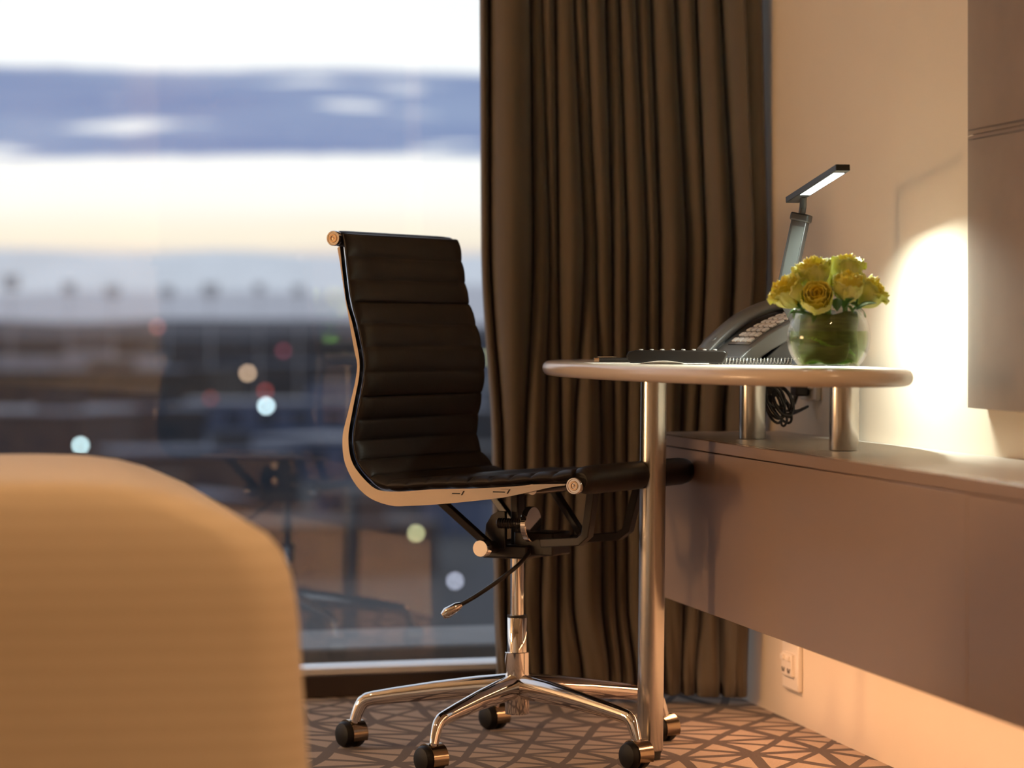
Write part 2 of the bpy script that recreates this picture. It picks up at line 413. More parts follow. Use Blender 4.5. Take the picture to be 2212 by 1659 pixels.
# ------------------------------------------------------------------ curtain
M_cur = mat('brown_curtain', (.108, .088, .065), .85, var=.10, vscale=5, bump=.35, bscale=350, sheen=.25, spec=.2, stretch=(1, 1, .15))
def curtain():
    rows_y = [0, 520, 1000, 1300, 1480]
    crev = [  # pixel columns of the creases between folds at those rows
        [1037, 1040, 1064, 1068, 1074],
        [1054, 1057, 1085, 1092, 1098],
        [1148, 1153, 1135, 1130, 1136],
        [1171, 1188, 1178, 1168, 1172],
        [1198, 1205, 1212, 1205, 1208],
        [1240, 1262, 1240, 1236, 1258],
        [1265, 1287, 1300, 1302, 1318],
        [1309, 1323, 1326, 1330, 1342],
        [1337, 1353, 1352, 1354, 1369],
        [1374, 1399, 1396, 1398, 1402],
        [1405, 1424, 1426, 1428, 1432],
        [1458, 1485, 1470, 1476, 1471],
        [1502, 1524, 1505, 1512, 1500],
        [1556, 1585, 1560, 1556, 1556],
        [1645, 1657, 1640, 1618, 1613]]
    def px(i, y):
        c = crev[i]
        if y <= 0: return c[0] + (c[1] - c[0]) * y / 520 * .25
        for k in range(4):
            if y <= rows_y[k + 1]:
                t = (y - rows_y[k]) / (rows_y[k + 1] - rows_y[k]); t = t * t * (3 - 2 * t) if k else t
                return lerp(c[k], c[k + 1], t)
        return c[4]
    nf = len(crev) - 1; per = 12
    deep = [.5, 1, .9, .8, 1, .55, .8, 1, 1, 1, 1, .9, .9, .5, 0]
    zs = [.022 + (2.55 - .022) * (k / 70) for k in range(71)]
    vs = []
    for z in zs:
        row = []
        for i in range(nf):
            for k in range(per):
                t = k / per
                y = YH - (z - HCAM) * FPX / 6.55
                xa, xb = px(i, y), px(i + 1, y)
                g = (i + t) / nf
                dr = 6.47 if y < 700 else lerp(6.47, 6.565, min(1, (y - 700) / 700))
                d = lerp(6.64, 6.60, g)
                if g > .78: d = lerp(d, dr, ((g - .78) / .22) ** 1.5)
                wpx = xb - xa
                amp = min(.075, .020 + wpx * .00075)
                bul = (math.sin(PI * t)) ** .55 if 0 < t < 1 else 0
                crease = max(deep[i] * (1 - min(1, t / .12)), deep[i + 1] * (1 - min(1, (1 - t) / .12))) * .05
                if i == nf - 1 and t > .5: bul = bul * .6 + .15; crease = 0
                wob = .006 * math.sin(z * 5.1 + i * 2.3) * (1 - abs(2 * t - 1)) + (.010 * math.sin(9 * t + z * 17 + i) * max(0, .35 - z) / .35)
                d2 = d - amp * bul + crease - wob
                skew = .22 * math.sin(i * 1.9) * math.sin(PI * t) * .5
                x = lerp(xa, xb, min(1, max(0, t + skew * .4)))
                row.append(Vector(((x - 1106) / FPX * d, d2, z)))
        row.append(Vector(((px(nf, y) - 1106) / FPX * dr, dr, z)))
        vs += row
    n = nf * per + 1
    fs = [(j * n + i, j * n + i + 1, (j + 1) * n + i + 1, (j + 1) * n + i) for j in range(len(zs) - 1) for i in range(n - 1)]
    t = thing('curtain', (.25, 6.6, 0), (0, 0, 0), 'full length brown curtain hanging in deep folds beside the window', 'curtain')
    c = MB().add(vs, fs).build('drape', M_cur, t, world=True, solid=.003, angle=80)
    M_track = mat('track_white', (.7, .68, .65), .4)
    MB().box((-.02, .02, 2.565), (.56, .03, .03)).build('track', M_track, t)
    return t
curtain()

# ------------------------------------------------------------------ bed in the foreground
def bed():
    M_sheet = bpy.data.materials.new('white_striped_sheet'); M_sheet.use_nodes = True
    nt = M_sheet.node_tree; b = nt.nodes['Principled BSDF']; b.inputs['Roughness'].default_value = .75; b.inputs['Sheen Weight'].default_value = .2
    b.inputs['Specular IOR Level'].default_value = .25
    tc = nt.nodes.new('ShaderNodeTexCoord'); wv = nt.nodes.new('ShaderNodeTexWave'); wv.bands_direction = 'Z'
    wv.inputs['Scale'].default_value = 14; wv.inputs['Distortion'].default_value = .6
    nt.links.new(tc.outputs['Object'], wv.inputs[0])
    r = nt.nodes.new('ShaderNodeValToRGB'); ramp_set(r, [(.3, (.64, .535, .40)), (.7, (.67, .565, .43))])
    nt.links.new(wv.outputs[0], r.inputs[0]); nt.links.new(r.outputs[0], b.inputs['Base Color'])
    cx, cy = -.240, 3.5
    yaw = math.atan2(-EW.y, -EW.x) - PI / 2      # local y runs along the wall away from the viewer
    t = thing('bed', (cx, cy, 0), (0, 0, yaw), 'bed with smooth white covers in the left foreground', 'bed')
    LX, LY, TOP = 2.4, 1.12, .642
    # rings from the top centre outwards and down the sides: drop, inset at the right end, near side, far side
    prof = [(0, .24, .055, .27), (.003, .205, .040, .22), (.010, .165, .029, .17), (.022, .125, .021, .125), (.035, .095, .016, .095), (.050, .062, .011, .065), (.066, .036, .0075, .045),
            (.085, .020, .005, .03), (.110, .009, .002, .014), (.140, .003, .0, .005), (.17, 0, 0, 0), (.25, -.004, -.003, -.003), (.36, -.010, -.008, -.008), (.46, -.018, -.014, -.014), (.56, -.024, -.02, -.02)]
    drop = .14
    NE = 28
    def ring(dz, ir, in_, if_):
        x0, x1 = -LX + ir, -ir; y0, y1 = in_, LY - if_; pts = []
        def side(a, b, n): return [a + (b - a) * k / n for k in range(n)]
        # rounded plan corners
        cr_ = .07
        cs = [(x1 - cr_, y0 + cr_, -PI / 2), (x1 - cr_, y1 - cr_, 0), (x0 + cr_, y1 - cr_, PI / 2), (x0 + cr_, y0 + cr_, PI)]
        for q, (ax, ay, a0) in enumerate(cs):
            for k in range(7):
                an = a0 + k / 6 * PI / 2; pts.append(Vector((ax + cr_ * math.cos(an), ay + cr_ * math.sin(an), TOP - dz)))
            nx_ = cs[(q + 1) % 4]; an = a0 + PI / 2
            A = pts[-1]; B = Vector((nx_[0] + cr_ * math.cos(an), nx_[1] + cr_ * math.sin(an), TOP - dz))
            for k in range(1, NE): pts.append(A.lerp(B, k / NE))
        return pts
    R = [ring(*p) for p in prof]
    # gentle sag and ripples of the hanging cover
    for j, rg in enumerate(R):
        z = prof[j][0]
        for p in rg:
            amp = max(0, z - drop) * .018
            p.y += amp * math.sin(p.x * 11); p.x += amp * math.sin(p.y * 13)
    n = len(R[0]); vs = [p for rg in R for p in rg]
    fs = [(j * n + i, j * n + (i + 1) % n, (j + 1) * n + (i + 1) % n, (j + 1) * n + i) for j in range(len(R) - 1) for i in range(n)]
    # inner top fill as nested rings
    cen = Vector((-LX / 2, LY / 2, TOP + .004))
    base = len(vs); prev = list(range(n))
    for s in (.8, .5, .2):
        ids = []
        for i in range(n):
            p = R[0][i].lerp(cen, 1 - s); ids.append(len(vs)); vs.append(Vector((p.x, p.y, lerp(TOP + .004, R[0][i].z, s ** 3))))
        for i in range(n): fs.append((prev[i], ids[i], ids[(i + 1) % n], prev[(i + 1) % n]))
        prev = ids
    vs.append(cen); fs += [(prev[i], len(vs) - 1, prev[(i + 1) % n]) for i in range(n)]
    MB().add(vs, fs).build('bed_cover', M_sheet, t, angle=80)
    MB().box((-LX / 2, LY / 2, .06), (LX - .06, LY - .06, .12)).build('bed_base', M_dark, t, bevel=.01)
bed()

# ------------------------------------------------------------------ desk: oval top on one tall pole and two short posts on the credenza
M_brush = mat('brushed_steel', (.62, .60, .57), .24, 1.0, var=.05, vscale=40, stretch=(1, 1, .03))
M_chrome = mat('polished_chrome', (.80, .78, .76), .06, 1.0)
M_top = mat('beige_laminate', (.66, .56, .47), .22, var=.02, vscale=6, spec=.5)
TILT = math.radians(.6)
PX, PY = .263, 5.74
DT, DB = .756, .728                       # top and underside at the pole
EA, EB, EPSI = .735, .268, math.radians(14.0)
EC = Vector((.367, 5.59, 0))
def ztop(x): return DT - (x - .27) * math.sin(TILT)
desk = thing('desk', (PX, PY, 0), (0, TILT, 0), 'oval beige desk on brushed steel pole, overlapping the credenza', 'desk')
def desk_top():
    n = 96; prof = []
    th = DT - DB; r = th / 2
    for k in range(9):
        a = -PI / 2 + PI * k / 8; prof.append((math.cos(a) * r - r, math.sin(a) * r))
    vs, fs = [], []
    ew = Vector((-math.sin(EPSI), math.cos(EPSI), 0)); ev = Vector((math.cos(EPSI), math.sin(EPSI), 0))
    c = EC - Vector((PX, PY, 0)); zc = (DT + DB) / 2
    for (off, dz) in prof:
        for k in range(n):
            a = 2 * PI * k / n
            p = c + ew * ((EA + off) * math.cos(a)) + ev * ((EB + off) * math.sin(a)); vs.append(Vector((p.x, p.y, zc + dz)))
    m = len(prof)
    for j in range(m - 1):
        for k in range(n): fs.append((j * n + k, j * n + (k + 1) % n, (j + 1) * n + (k + 1) % n, (j + 1) * n + k))
    fs.append(tuple(range(n))); fs.append(tuple((m - 1) * n + k for k in reversed(range(n))))
    return MB().add(vs, fs).build('table_top', M_top, desk, angle=50)
desk_top()
MB().lathe([(.0, .018), (.0245, .018), (.0250, .022), (.0250, DB - .004)], n=40).build('leg', M_brush, desk)
MB().lathe([(.012, .0), (.020, .002), (.021, .012), (.0235, .018)], n=28).build('foot', mat('black_rubber', (.02, .02, .02), .6), desk)
MB().lathe([(.046, DB - .004), (.046, DB)], n=28).build('mounting_plate', M_brush, desk)
for (x, y) in ((.465, 5.90), (.580, 5.32)):
    lx, ly = x - PX, y - PY
    z0 = CZT + (x - PX) * math.sin(TILT)
    q = MB().lathe([(.0255, z0 + .001), (.0262, z0 + .003), (.0262, DB - .004)], (lx, ly, 0), n=36).build('post', M_brush, desk)
    MB().lathe([(.040, DB - .005), (.040, DB)], (lx + .012, ly, 0), n=28).build('mounting_plate', M_brush, q)

# ------------------------------------------------------------------ office chair
M_leather = mat('black_leather', (.017, .0135, .0115), .44, var=.15, vscale=15, bump=.15, bscale=450, spec=.32)
M_alup = mat('polished_aluminium', (.36, .32, .295), .22, 1.0)
M_black = mat('black_coated_metal', (.016, .014, .014), .38, spec=.5)
M_wheel = mat('black_nylon', (.006, .0055, .0055), .5, spec=.25)
CYAW = math.radians(-28)
chair = thing('office_chair', (.01, 5.84, 0), (0, 0, CYAW), 'black ribbed leather swivel chair on a chrome five-star base', 'office chair')
OUT = [(-.2621, .9762), (-.2469, .9043), (-.2372, .849), (-.2227, .7791), (-.2165, .755), (-.2186, .7306), (-.2268, .6958), (-.2392, .6505), (-.2475, .6189), (-.2469, .5843), (-.2387, .5569), (-.2165, .5224), (-.1846, .4988), (-.1407, .4868), (-.1041, .4872), (-.0336, .4925), (.0834, .5058), (.141, .5168), (.1971, .5293), (.230, .5340)]
INN = [(-.2548, .9790), (-.2408, .880), (-.2268, .8347), (-.2144, .786), (-.2093, .7586), (-.2103, .7307), (-.2175, .6959), (-.2275, .6506), (-.233, .6191), (-.231, .5881), (-.2227, .5639), (-.2024, .540), (-.1764, .5198), (-.1522, .5138), (-.1044, .5147), (-.0531, .5197), (.0445, .5239), (.1366, .5308), (.1691, .5346), (.2320, .5370)]
def resample(pts, n):
    pts = [Vector((*p, 0)) for p in pts]; d = [0]
    for a, b in zip(pts, pts[1:]): d.append(d[-1] + (b - a).length)
    out = []
    for k in range(n):
        s = d[-1] * k / (n - 1); i = 0
        while i < len(d) - 2 and d[i + 1] < s: i += 1
        out.append(pts[i].lerp(pts[i + 1], (s - d[i]) / max(1e-9, d[i + 1] - d[i])))
    return out
def smooth2(pts): return [(p.x, p.y) for p in catmull([Vector((*q, 0)) for q in pts], 5)]
HW = .24                                   # half the distance between the side rails
so, si = resample(smooth2(OUT), 90), resample(smooth2(INN), 90)
def chair_rail(y, sgn):
    vs, fs = [], []
    n = len(so)
    for k in range(n):
        a, b = so[k], si[k]
        nrm = (b - a).normalized() if (b - a).length > 1e-6 else Vector((0, 1, 0))
        mid = b - nrm * .004
        # deep web with a thin flange along the upholstery
        for (p, yy) in ((a, -.0045), (mid, -.0045), (mid, -.0075), (b, -.0075), (b, .0075), (mid, .0075), (mid, .0045), (a, .0045)):
            vs.append(Vector((p.x, y + yy, p.y)))
    for k in range(n - 1):
        for j in range(8): fs.append((k * 8 + j, k * 8 + (j + 1) % 8, (k + 1) * 8 + (j + 1) % 8, (k + 1) * 8 + j))
    fs.append(tuple(range(8))); fs.append(tuple((n - 1) * 8 + j for j in reversed(range(8))))
    r = MB().add(vs, fs).build('side_rail', M_alup, chair, angle=35)
    for (tx, L_) in ((.005, .024), (.09, .036)):
        k = min(range(30, n), key=lambda i: abs(si[i].x - tx))
        c = si[k]
        MB().prism([(-L_ / 2 - .005, 0), (L_ / 2 + .005, 0), (L_ / 2, -.008), (-L_ / 2, -.008)],
                   lambda p: Vector((c.x + p[0], y - .0078, c.y - .0035 + p[1])), lambda p: Vector((c.x + p[0], y + .0078, c.y - .0035 + p[1]))).build('clip', M_alup, r)
        MB().box((c.x + .002, y + sgn * .0081, c.y - .0085), (L_ * .7, .0006, .0022)).build('clip_slot', M_black, r)
    return r
for y, sg in ((-HW, -1), (HW, 1)): chair_rail(y, sg)
def taper(o):
    for v in o.data.vertices:
        k = max(0, v.co.z - .55) / .45
        v.co.y *= 1 - .085 * k; v.co.x -= .0095 * k
# ribbed leather pads: back and seat, with rolled ends
cl = [(p.x, p.y) for p in si]
path = catmull([Vector((p[0], 0, p[1])) for p in cl[::3]], 4)
def pad(name, p3, rib, first, roll_r, roll_c):
    """p3: centre line (x,z); front side is towards the sitter; ribs run across the width"""
    n = len(p3); ds = [0]
    for a, b in zip(p3, p3[1:]): ds.append(ds[-1] + (b - a).length)
    nr = max(1, round(ds[-1] / rib)); vs, fs = [], []
    cols = [-1, -.985, -.94, -.8, -.4, 0, .4, .8, .94, .985, 1]; W = HW + .0055
    hi, lo = [], []
    for k in range(n):
        t = (p3[min(k + 1, n - 1)] - p3[max(k - 1, 0)]).normalized()
        nrm = Vector((-t.z, 0, t.x))
        if nrm.dot(Vector((.6, 0, .8))) < 0: nrm = -nrm
        ph = (ds[k] / ds[-1] * nr) % 1
        b = math.sqrt(max(0, 1 - (2 * ph - 1) ** 2)) ** .8 if 0 < ph < 1 else 0
        for s_, arr in ((1, hi), (-1, lo)):
            row = []
            for c in cols:
                e = 1 - max(0, (abs(c) - .94) / .06) ** 2
                th = (.0045 + .0062 * b) * e + .0004
                row.append(p3[k] + nrm * (.0035 + (.0062 + .0062 * b * .3) + s_ * th) + Vector((0, c * W, 0)))
            arr.append(row)
    nc = len(cols)
    for arr, flip in ((hi, 0), (lo, 1)):
        k0 = len(vs)
        for r in arr: vs += r
        for j in range(n - 1):
            for i in range(nc - 1):
                q = (k0 + j * nc + i, k0 + j * nc + i + 1, k0 + (j + 1) * nc + i + 1, k0 + (j + 1) * nc + i)
                fs.append(q)
    m = n * nc
    for j in range(n - 1):
        for i in (0, nc - 1): fs.append((j * nc + i, (j + 1) * nc + i, m + (j + 1) * nc + i, m + j * nc + i))
    for j in (0, n - 1):
        for i in range(nc - 1): fs.append((j * nc + i, j * nc + i + 1, m + j * nc + i + 1, m + j * nc + i))
    return MB().add(vs, fs).build(name, M_leather, chair, angle=75)
def dense(pts, step=.0022):
    out = []
    for a, b in zip(pts, pts[1:]):
        k = max(1, int((b - a).length / step))
        out += [a.lerp(b, i / k) for i in range(k)]
    return out + [pts[-1]]
ks = min(range(len(path)), key=lambda i: (path[i] - Vector((-.19, 0, .529))).length)
back = pad('backrest', dense([Vector((-.2590, 0, 1.002))] + path[:ks + 1]), .0435, 0, 0, 0)
seat = pad('seat', dense(path[ks:] + [Vector((.246, 0, .5440))]), .0435, 0, 0, 0)
# rolled leather ends
rollx = [-HW + .006, -HW + .012, -HW + .022, -HW + .045, HW - .045, HW - .022, HW - .012, HW - .006]
MB().tube([(-.2680, y, .9945) for y in rollx], [.0130, .0148, .0155, .0158, .0158, .0155, .0148, .0130], 22, sq=(1, 1)).build('top_roll', M_leather, back)
MB().tube([(.2540, y, .5425) for y in rollx], [.0150, .0205, .0245, .0268, .0268, .0245, .0205, .0150], 26).build('front_roll', M_leather, seat)
M_gold = mat('cap_brass_tint', (.70, .52, .36), .22, 1.0)
def end_cap(x, z, y, sg, r):
    My = axisM((1, 0, 0), (0, 0, 1 * sg), (0, sg, 0)) if sg > 0 else axisM((1, 0, 0), (0, 0, 1), (0, -1, 0))
    c = MB().lathe([(0, .0), (r * .98, 0), (r, .002), (r, .010), (r * .94, .0125), (r * .80, .0125), (r * .76, .0105), (0, .0105)], (x, y, z), 32, My).build('end_cap', M_chrome, chair)
    MB().lathe([(r * .30, .0100), (r * .34, .0128), (r * .54, .0128), (r * .60, .0100)], (x, y, z), 28, My).build('cap_ring', M_gold, c)
    MB().lathe([(0, .0122), (r * .16, .0118), (r * .2, .0100)], (x, y, z), 18, My).build('cap_screw', M_gold, c)
for sg in (-1, 1):
    end_cap(-.2700, .9950, sg * (HW - .004), sg, .0148)
    end_cap(.2480, .5335, sg * (HW - .004), sg, .0155)
for o_ in chair.children_recursive: taper(o_)
# spreaders under the seat and tilt mechanism
def bar(name, pts, w, h, m=None, par=None, up=(0, 1, 0)):
    return MB().tube(pts, 1.0, 4, sq=(w / 1.414, h / 1.414), up=None).build(name, m or M_black, par or chair, angle=20)
def flat(name, pts, wid, thk, par=None, m=None):
    """flat bar through points in a chair side plane: wid across y, thk in plane"""
    pts = [Vector(p) for p in pts]; vs, fs = [], []
    for i, p in enumerate(pts):
        t = (pts[min(i + 1, len(pts) - 1)] - pts[max(i - 1, 0)]).normalized()
        nn = t.cross(Vector((0, 1, 0))).normalized()
        for a, b in ((1, 1), (1, -1), (-1, -1), (-1, 1)): vs.append(p + nn * (a * thk / 2) + Vector((0, b * wid / 2, 0)))
    for i in range(len(pts) - 1):
        for k in range(4): fs.append((i * 4 + k, i * 4 + (k + 1) % 4, (i + 1) * 4 + (k + 1) % 4, (i + 1) * 4 + k))
    n = len(pts); fs += [(0, 1, 2, 3), tuple((n - 1) * 4 + k for k in (3, 2, 1, 0))]
    return MB().add(vs, fs).build(name, m or M_black, par or chair, bevel=.0015)
for xx, zz in ((-.115, .497), (.155, .524)):
    MB().tube([(xx, -HW + .006, zz), (xx, HW - .006, zz)], .010, 14).build('spreader', M_alup, chair)
mech = MB().box((.055, .0, .408), (.085, .075, .045)).build('tilt_mechanism', M_black, chair, bevel=.003)
MB().box((.0, .0, .392), (.10, .11, .026)).build('housing', M_black, mech, bevel=.004)
for sg in (-1, 1):
    flat('seat_arm', [(.085, sg * .055, .412), (.180, sg * .085, .420), (.196, sg * .088, .432), (.215, sg * .10, .520)], .024, .016)
    flat('seat_arm', [(-.015, sg * .075, .402), (-.03, sg * .08, .415), (-.118, sg * .11, .497)], .018, .014)
flat('strut', [(.045, .06, .512), (.12, .04, .425)], .02, .012)
MB().tube([(-.022, -.095, .4010), (-.022, .095, .4010)], .0125, 18).build('pivot_tube', M_black, chair)
for sg in (-1, 1):
    MB().tube([(-.022, sg * .092, .4010), (-.022, sg * .108, .4010), (-.022, sg * .110, .4010)], [.0165, .0165, .0155], 24).build('pivot_cap', M_chrome, chair)
MB().prism([(-.042, .398), (.004, .398), (.004, .470), (-.012, .470), (-.026, .462), (-.038, .444)], lambda p: Vector((p[0], -.058, p[1])), lambda p: Vector((p[0], -.048, p[1]))).build('bracket', M_black, chair, bevel=.001)
MB().box((.012, -.02, .452), (.016, .03, .11)).build('upright', M_black, chair, bevel=.002)
# tension knob facing forward
kn = MB().tube([(.055, -.06, .4475), (.0565, -.06, .4475), (.066, -.06, .4475), (.0675, -.06, .4475)], [.0325, .034, .034, .0325], 36).build('tension_knob', M_chrome, chair)
th = [(-.01 + .0625 * k / 24, -.06, .4475) for k in range(25)]
MB().tube(th, [.0105 if k % 2 else .0085 for k in range(25)], 14).build('threaded_shaft', M_black, kn)
# height lever
lev = catmull([(.05, -.045, .392), (.045, -.075, .372), (.020, -.10, .345), (-.020, -.13, .312), (-.050, -.15, .292)], 5)
lv = MB().tube(lev, .0042, 10).build('lever', M_black, chair)
MB().tube([(-.043, -.1455, .2965), (-.050, -.150, .292), (-.066, -.161, .280), (-.073, -.166, .2745)], [.0048, .0085, .0108, .0062], 16).build('lever_tip', M_chrome, lv)
# column
MB().lathe([(.0132, .26), (.0132, .39)], n=28).build('piston', M_chrome, chair)
MB().lathe([(.0132, .266), (.0192, .266), (.0192, .2615), (.0132, .2615)], n=28, closed=True).build('piston_collar', M_black, chair)
MB().lathe([(.0190, .185), (.0190, .2605), (.0182, .2615), (.013, .2615)], n=32).build('column_sleeve', M_chrome, chair)
MB().lathe([(.0, .074), (.0225, .074), (.0235, .077), (.0235, .1935), (.0225, .1945), (.019, .1945)], n=36).build('hub', M_chrome, chair)
# five legs with casters
A0 = math.radians(25.5) - CYAW
R5 = .323
cyaw_world = math.radians(218)             # casters all trail the same way
M_hood = mat('caster_bronze', (.40, .32, .23), .16, 1.0)
for k in range(5):
    a = A0 - k * math.radians(72); ca, sa = math.cos(a), math.sin(a)
    P = lambda r, z: Vector((ca * r, sa * r, z))
    pts = [P(.016, .128), P(.08, .1235), P(.16, .1155), P(.24, .105), P(.286, .098)] + [P(.299, .095), P(.308, .089), P(.3130, .081)] + [P(.3185, .068), P(R5, .054)]
    rad = [.0245, .0225, .0190, .0160, .0142, .0138, .0132, .0125, .0118, .0110]
    lg = MB().tube(pts, rad, 16, sq=(1, .72), up=(0, 0, 1)).build('leg', M_chrome, chair, angle=60)
    MB().tube([P(R5 + .001, .060), P(R5 + .001, .044)], .0065, 12).build('stem', M_chrome, lg)
    cs = thing('caster', P(R5 + .004, 0), (0, 0, cyaw_world - CYAW), parent=chair)
    # axle along local x; hood covers the upper half and the inner side
    hood = MB()
    hv, hf = [], []
    N_ = 20
    for j in range(N_ + 1):
        an = math.radians(-25 + 230 * j / N_)
        for (r_, x_) in ((.0285, -.024), (.0285, .010), (.0262, .010), (.0262, -.024)):
            hv.append(Vector((x_, math.cos(an) * r_ - .010, .0265 + math.sin(an) * r_)))
    for j in range(N_):
        for q in range(4): hf.append((j * 4 + q, j * 4 + (q + 1) % 4, (j + 1) * 4 + (q + 1) % 4, (j + 1) * 4 + q))
    hf += [(0, 1, 2, 3), tuple(N_ * 4 + q for q in (3, 2, 1, 0))]
    hood.add(hv, hf).build('hood', M_hood, cs, angle=50)
    Mx = axisM((0, 0, 1), (0, 1, 0), (1, 0, 0))
    for x0, x1 in ((.002, .024), (-.024, -.004)):
        sgn = 1 if x0 > 0 else -1
        e0, e1 = (x0, x1) if sgn > 0 else (x1, x0)
        MB().lathe([(.0, e0), (.024, e0), (.0258, e0 + sgn * .002), (.0258, e0 + sgn * .013), (.022, e0 + sgn * .019), (.012, e0 + sgn * .022), (0, e0 + sgn * .0225)], (0, -.010, .0262), 28, Mx).build('wheel', M_wheel, cs)

# ------------------------------------------------------------------ things on the desk
def on_desk(px, d): X = (px - 1106) / FPX * d; return Vector((X, d, ztop(X)))
M_paper = mat('white_paper', (.80, .78, .74), .7)
pp = on_desk(1395, 5.60)
t = thing('notepad', pp + Vector((0, 0, .0003)), (0, 0, math.radians(4)), 'white sheet of note paper under the remote control', 'paper')
MB().box((0, 0, .0006), (.215, .17, .0012)).build('sheet', M_paper, t)
def fcurl(u, v): return Vector((-.02 + u * .08, -.085 - .012 * v, .0014 + .0045 * math.sin(PI * u) * v))
MB().grid(fcurl, 10, 3).build('curled_corner', M_paper, t, solid=.0004)
# remote control
M_rem = mat('black_glossy_plastic', (.010, .008, .007), .30, spec=.25)
t = thing('remote_control', on_desk(1462, 5.56) + Vector((0, 0, .0016)), (0, 0, math.radians(-5)), 'black remote control lying on the white note paper', 'remote control')
prof = [(-.084, .0), (-.090, .005), (-.0925, .014), (-.088, .0215), (-.075, .0245), (.085, .0240), (.0925, .0215), (.0935, .016), (.090, .008), (.0855, .0)]
MB().prism(prof, lambda p: Vector((p[0], -.022, p[1])), lambda p: Vector((p[0], .022, p[1]))).build('body', M_rem, t, bevel=.003, bseg=3)
M_btn = mat('grey_rubber_buttons', (.30, .29, .28), .5)
for i in range(8):
    for j in range(3):
        MB().lathe([(.0038, .0240), (.0036, .0258), (.002, .0264)], (-.066 + i * .0195, -.012 + j * .012, 0), 12).build('button', M_btn, t)
# pen
t = thing('pen', on_desk(1345, 5.70) + Vector((0, 0, .0058)), (0, 0, math.radians(3)), 'slim black pen with brass ends on the note paper', 'pen')
MB().tube([(-.045, 0, 0), (.045, 0, 0)], .0042, 12).build('barrel', M_black, t)
MB().tube([(-.055, 0, 0), (-.054, 0, 0), (-.045, 0, 0)], [.0025, .004, .0044], 12).build('cap_end', M_gold, t)
MB().tube([(.045, 0, 0), (.055, 0, 0), (.062, 0, 0)], [.0042, .0034, .0008], 12).build('nib', M_gold, t)
MB().box((-.03, 0, .0055), (.036, .002, .0012)).build('clip', M_gold, t)
# spiral bound booklet
M_cov = mat('booklet_cover', (.06, .06, .065), .4)
t = thing('spiral_booklet', on_desk(1652, 5.635), (0, 0, math.radians(2)), 'spiral bound booklet lying in front of the telephone', 'booklet')
MB().box((0, .045, .0012), (.185, .08, .0014)).build('back_cover', M_cov, t)
MB().box((0, .047, .0055), (.182, .074, .0066)).build('pages', mat('grey_page_edges', (.16, .16, .155), .7), t)
MB().box((0, .045, .0096), (.185, .08, .0012)).build('front_cover', M_cov, t)
hel = [(-.09 + .18 * k / (28 * 12), .0045 + .0062 * math.sin(2 * PI * k / 12), .0068 + .0055 * math.cos(2 * PI * k / 12)) for k in range(28 * 12 + 1)]
MB().tube(hel, .00095, 6).build('spiral_wire', mat('white_coil', (.55, .55, .54), .35, .6), t)

# telephone
M_pbody = mat('telephone_grey', (.115, .118, .122), .33, spec=.5)
M_pdark = mat('telephone_dark', (.032, .032, .035), .35)
M_keys = mat('pale_keys', (.72, .72, .72), .4)
M_kp = mat('keypad_plate', (.16, .16, .165), .4)
def telephone():
    t = thing('telephone', on_desk(1598, 5.735), (0, 0, math.radians(24)), 'grey desk telephone with handset and pale keys beside the vase', 'telephone')
    top = catmull([Vector((0, 0, .012)), Vector((.03, 0, .036)), Vector((.075, 0, .064)), (.13, 0, .088), (.18, 0, .100), (.212, 0, .103)], 5)
    def zt(x):
        for a, b in zip(top, top[1:]):
            if a.x <= x <= b.x: return lerp(a.z, b.z, (x - a.x) / max(1e-9, b.x - a.x))
        return top[-1].z if x > .1 else top[0].z
    def nrm(x):
        dz = (zt(x + .004) - zt(x - .004)) / .008; return Vector((-dz, 0, 1)).normalized()
    YWid = .118
    slab = [(p.x, p.z) for p in top] + [(.214, .078), (.17, .066), (.12, .050), (.07, .026), (.035, .004), (.004, .002)]
    MB().prism(slab, lambda p: Vector((p[0], 0, p[1])), lambda p: Vector((p[0], YWid + .062, p[1]))).build('body', M_pbody, t, bevel=.003, bseg=2)
    MB().prism([(.05, .0), (.205, .0), (.195, .076), (.15, .062), (.10, .040)], lambda p: Vector((p[0], .012, p[1])), lambda p: Vector((p[0], YWid + .05, p[1]))).build('stand', M_pdark, t, bevel=.002)
    # keypad plate that follows the curved face
    def plate(u, v):
        x = .030 + u * .165; n = nrm(x); return Vector((x, .016 + v * .086, zt(x))) + n * .0012
    kp = MB().grid(plate, 14, 2).build('keypad_plate', M_kp, t, solid=.0016)
    for i in range(9):
        for j in range(4):
            x = .040 + i * .0160; n = nrm(x); tt = Vector((n.z, 0, -n.x)); M = axisM(tt, (0, 1, 0), n)
            MB().box(Vector((x, .026 + j * .0205, zt(x))) + n * .0036, (.0112, .0150, .0042), M).build('key', M_keys, kp, bevel=.0012)
    x = .188; n = nrm(x); M = axisM(Vector((n.z, 0, -n.x)), (0, 1, 0), n)
    MB().box(Vector((x, .058, zt(x))) + n * .003, (.022, .085, .004), M).build('display', M_keys, t, bevel=.001)
    # handset along the far side, arched between ear and mouth ends
    yh = YWid + .028
    hp = [Vector((x, yh, zt(min(.21, max(.004, x))) + h)) for x, h in ((.0, .006), (.03, .013), (.075, .018), (.125, .019), (.17, .016), (.208, .010))]
    hs = MB().tube(catmull(hp, 5), 1.0, 16, sq=(.0135, .026), up=(0, 0, 1)).build('handset', M_pbody, t, angle=60)
    for x in (.026, .186):
        n = nrm(x); M = axisM(Vector((n.z, 0, -n.x)), (0, 1, 0), n)
        MB().lathe([(.021, -.002), (.0235, .002), (.023, .012), (.019, .020)], Vector((x, yh, zt(x))), 24, M).build('earpiece', M_pbody, hs)
telephone()

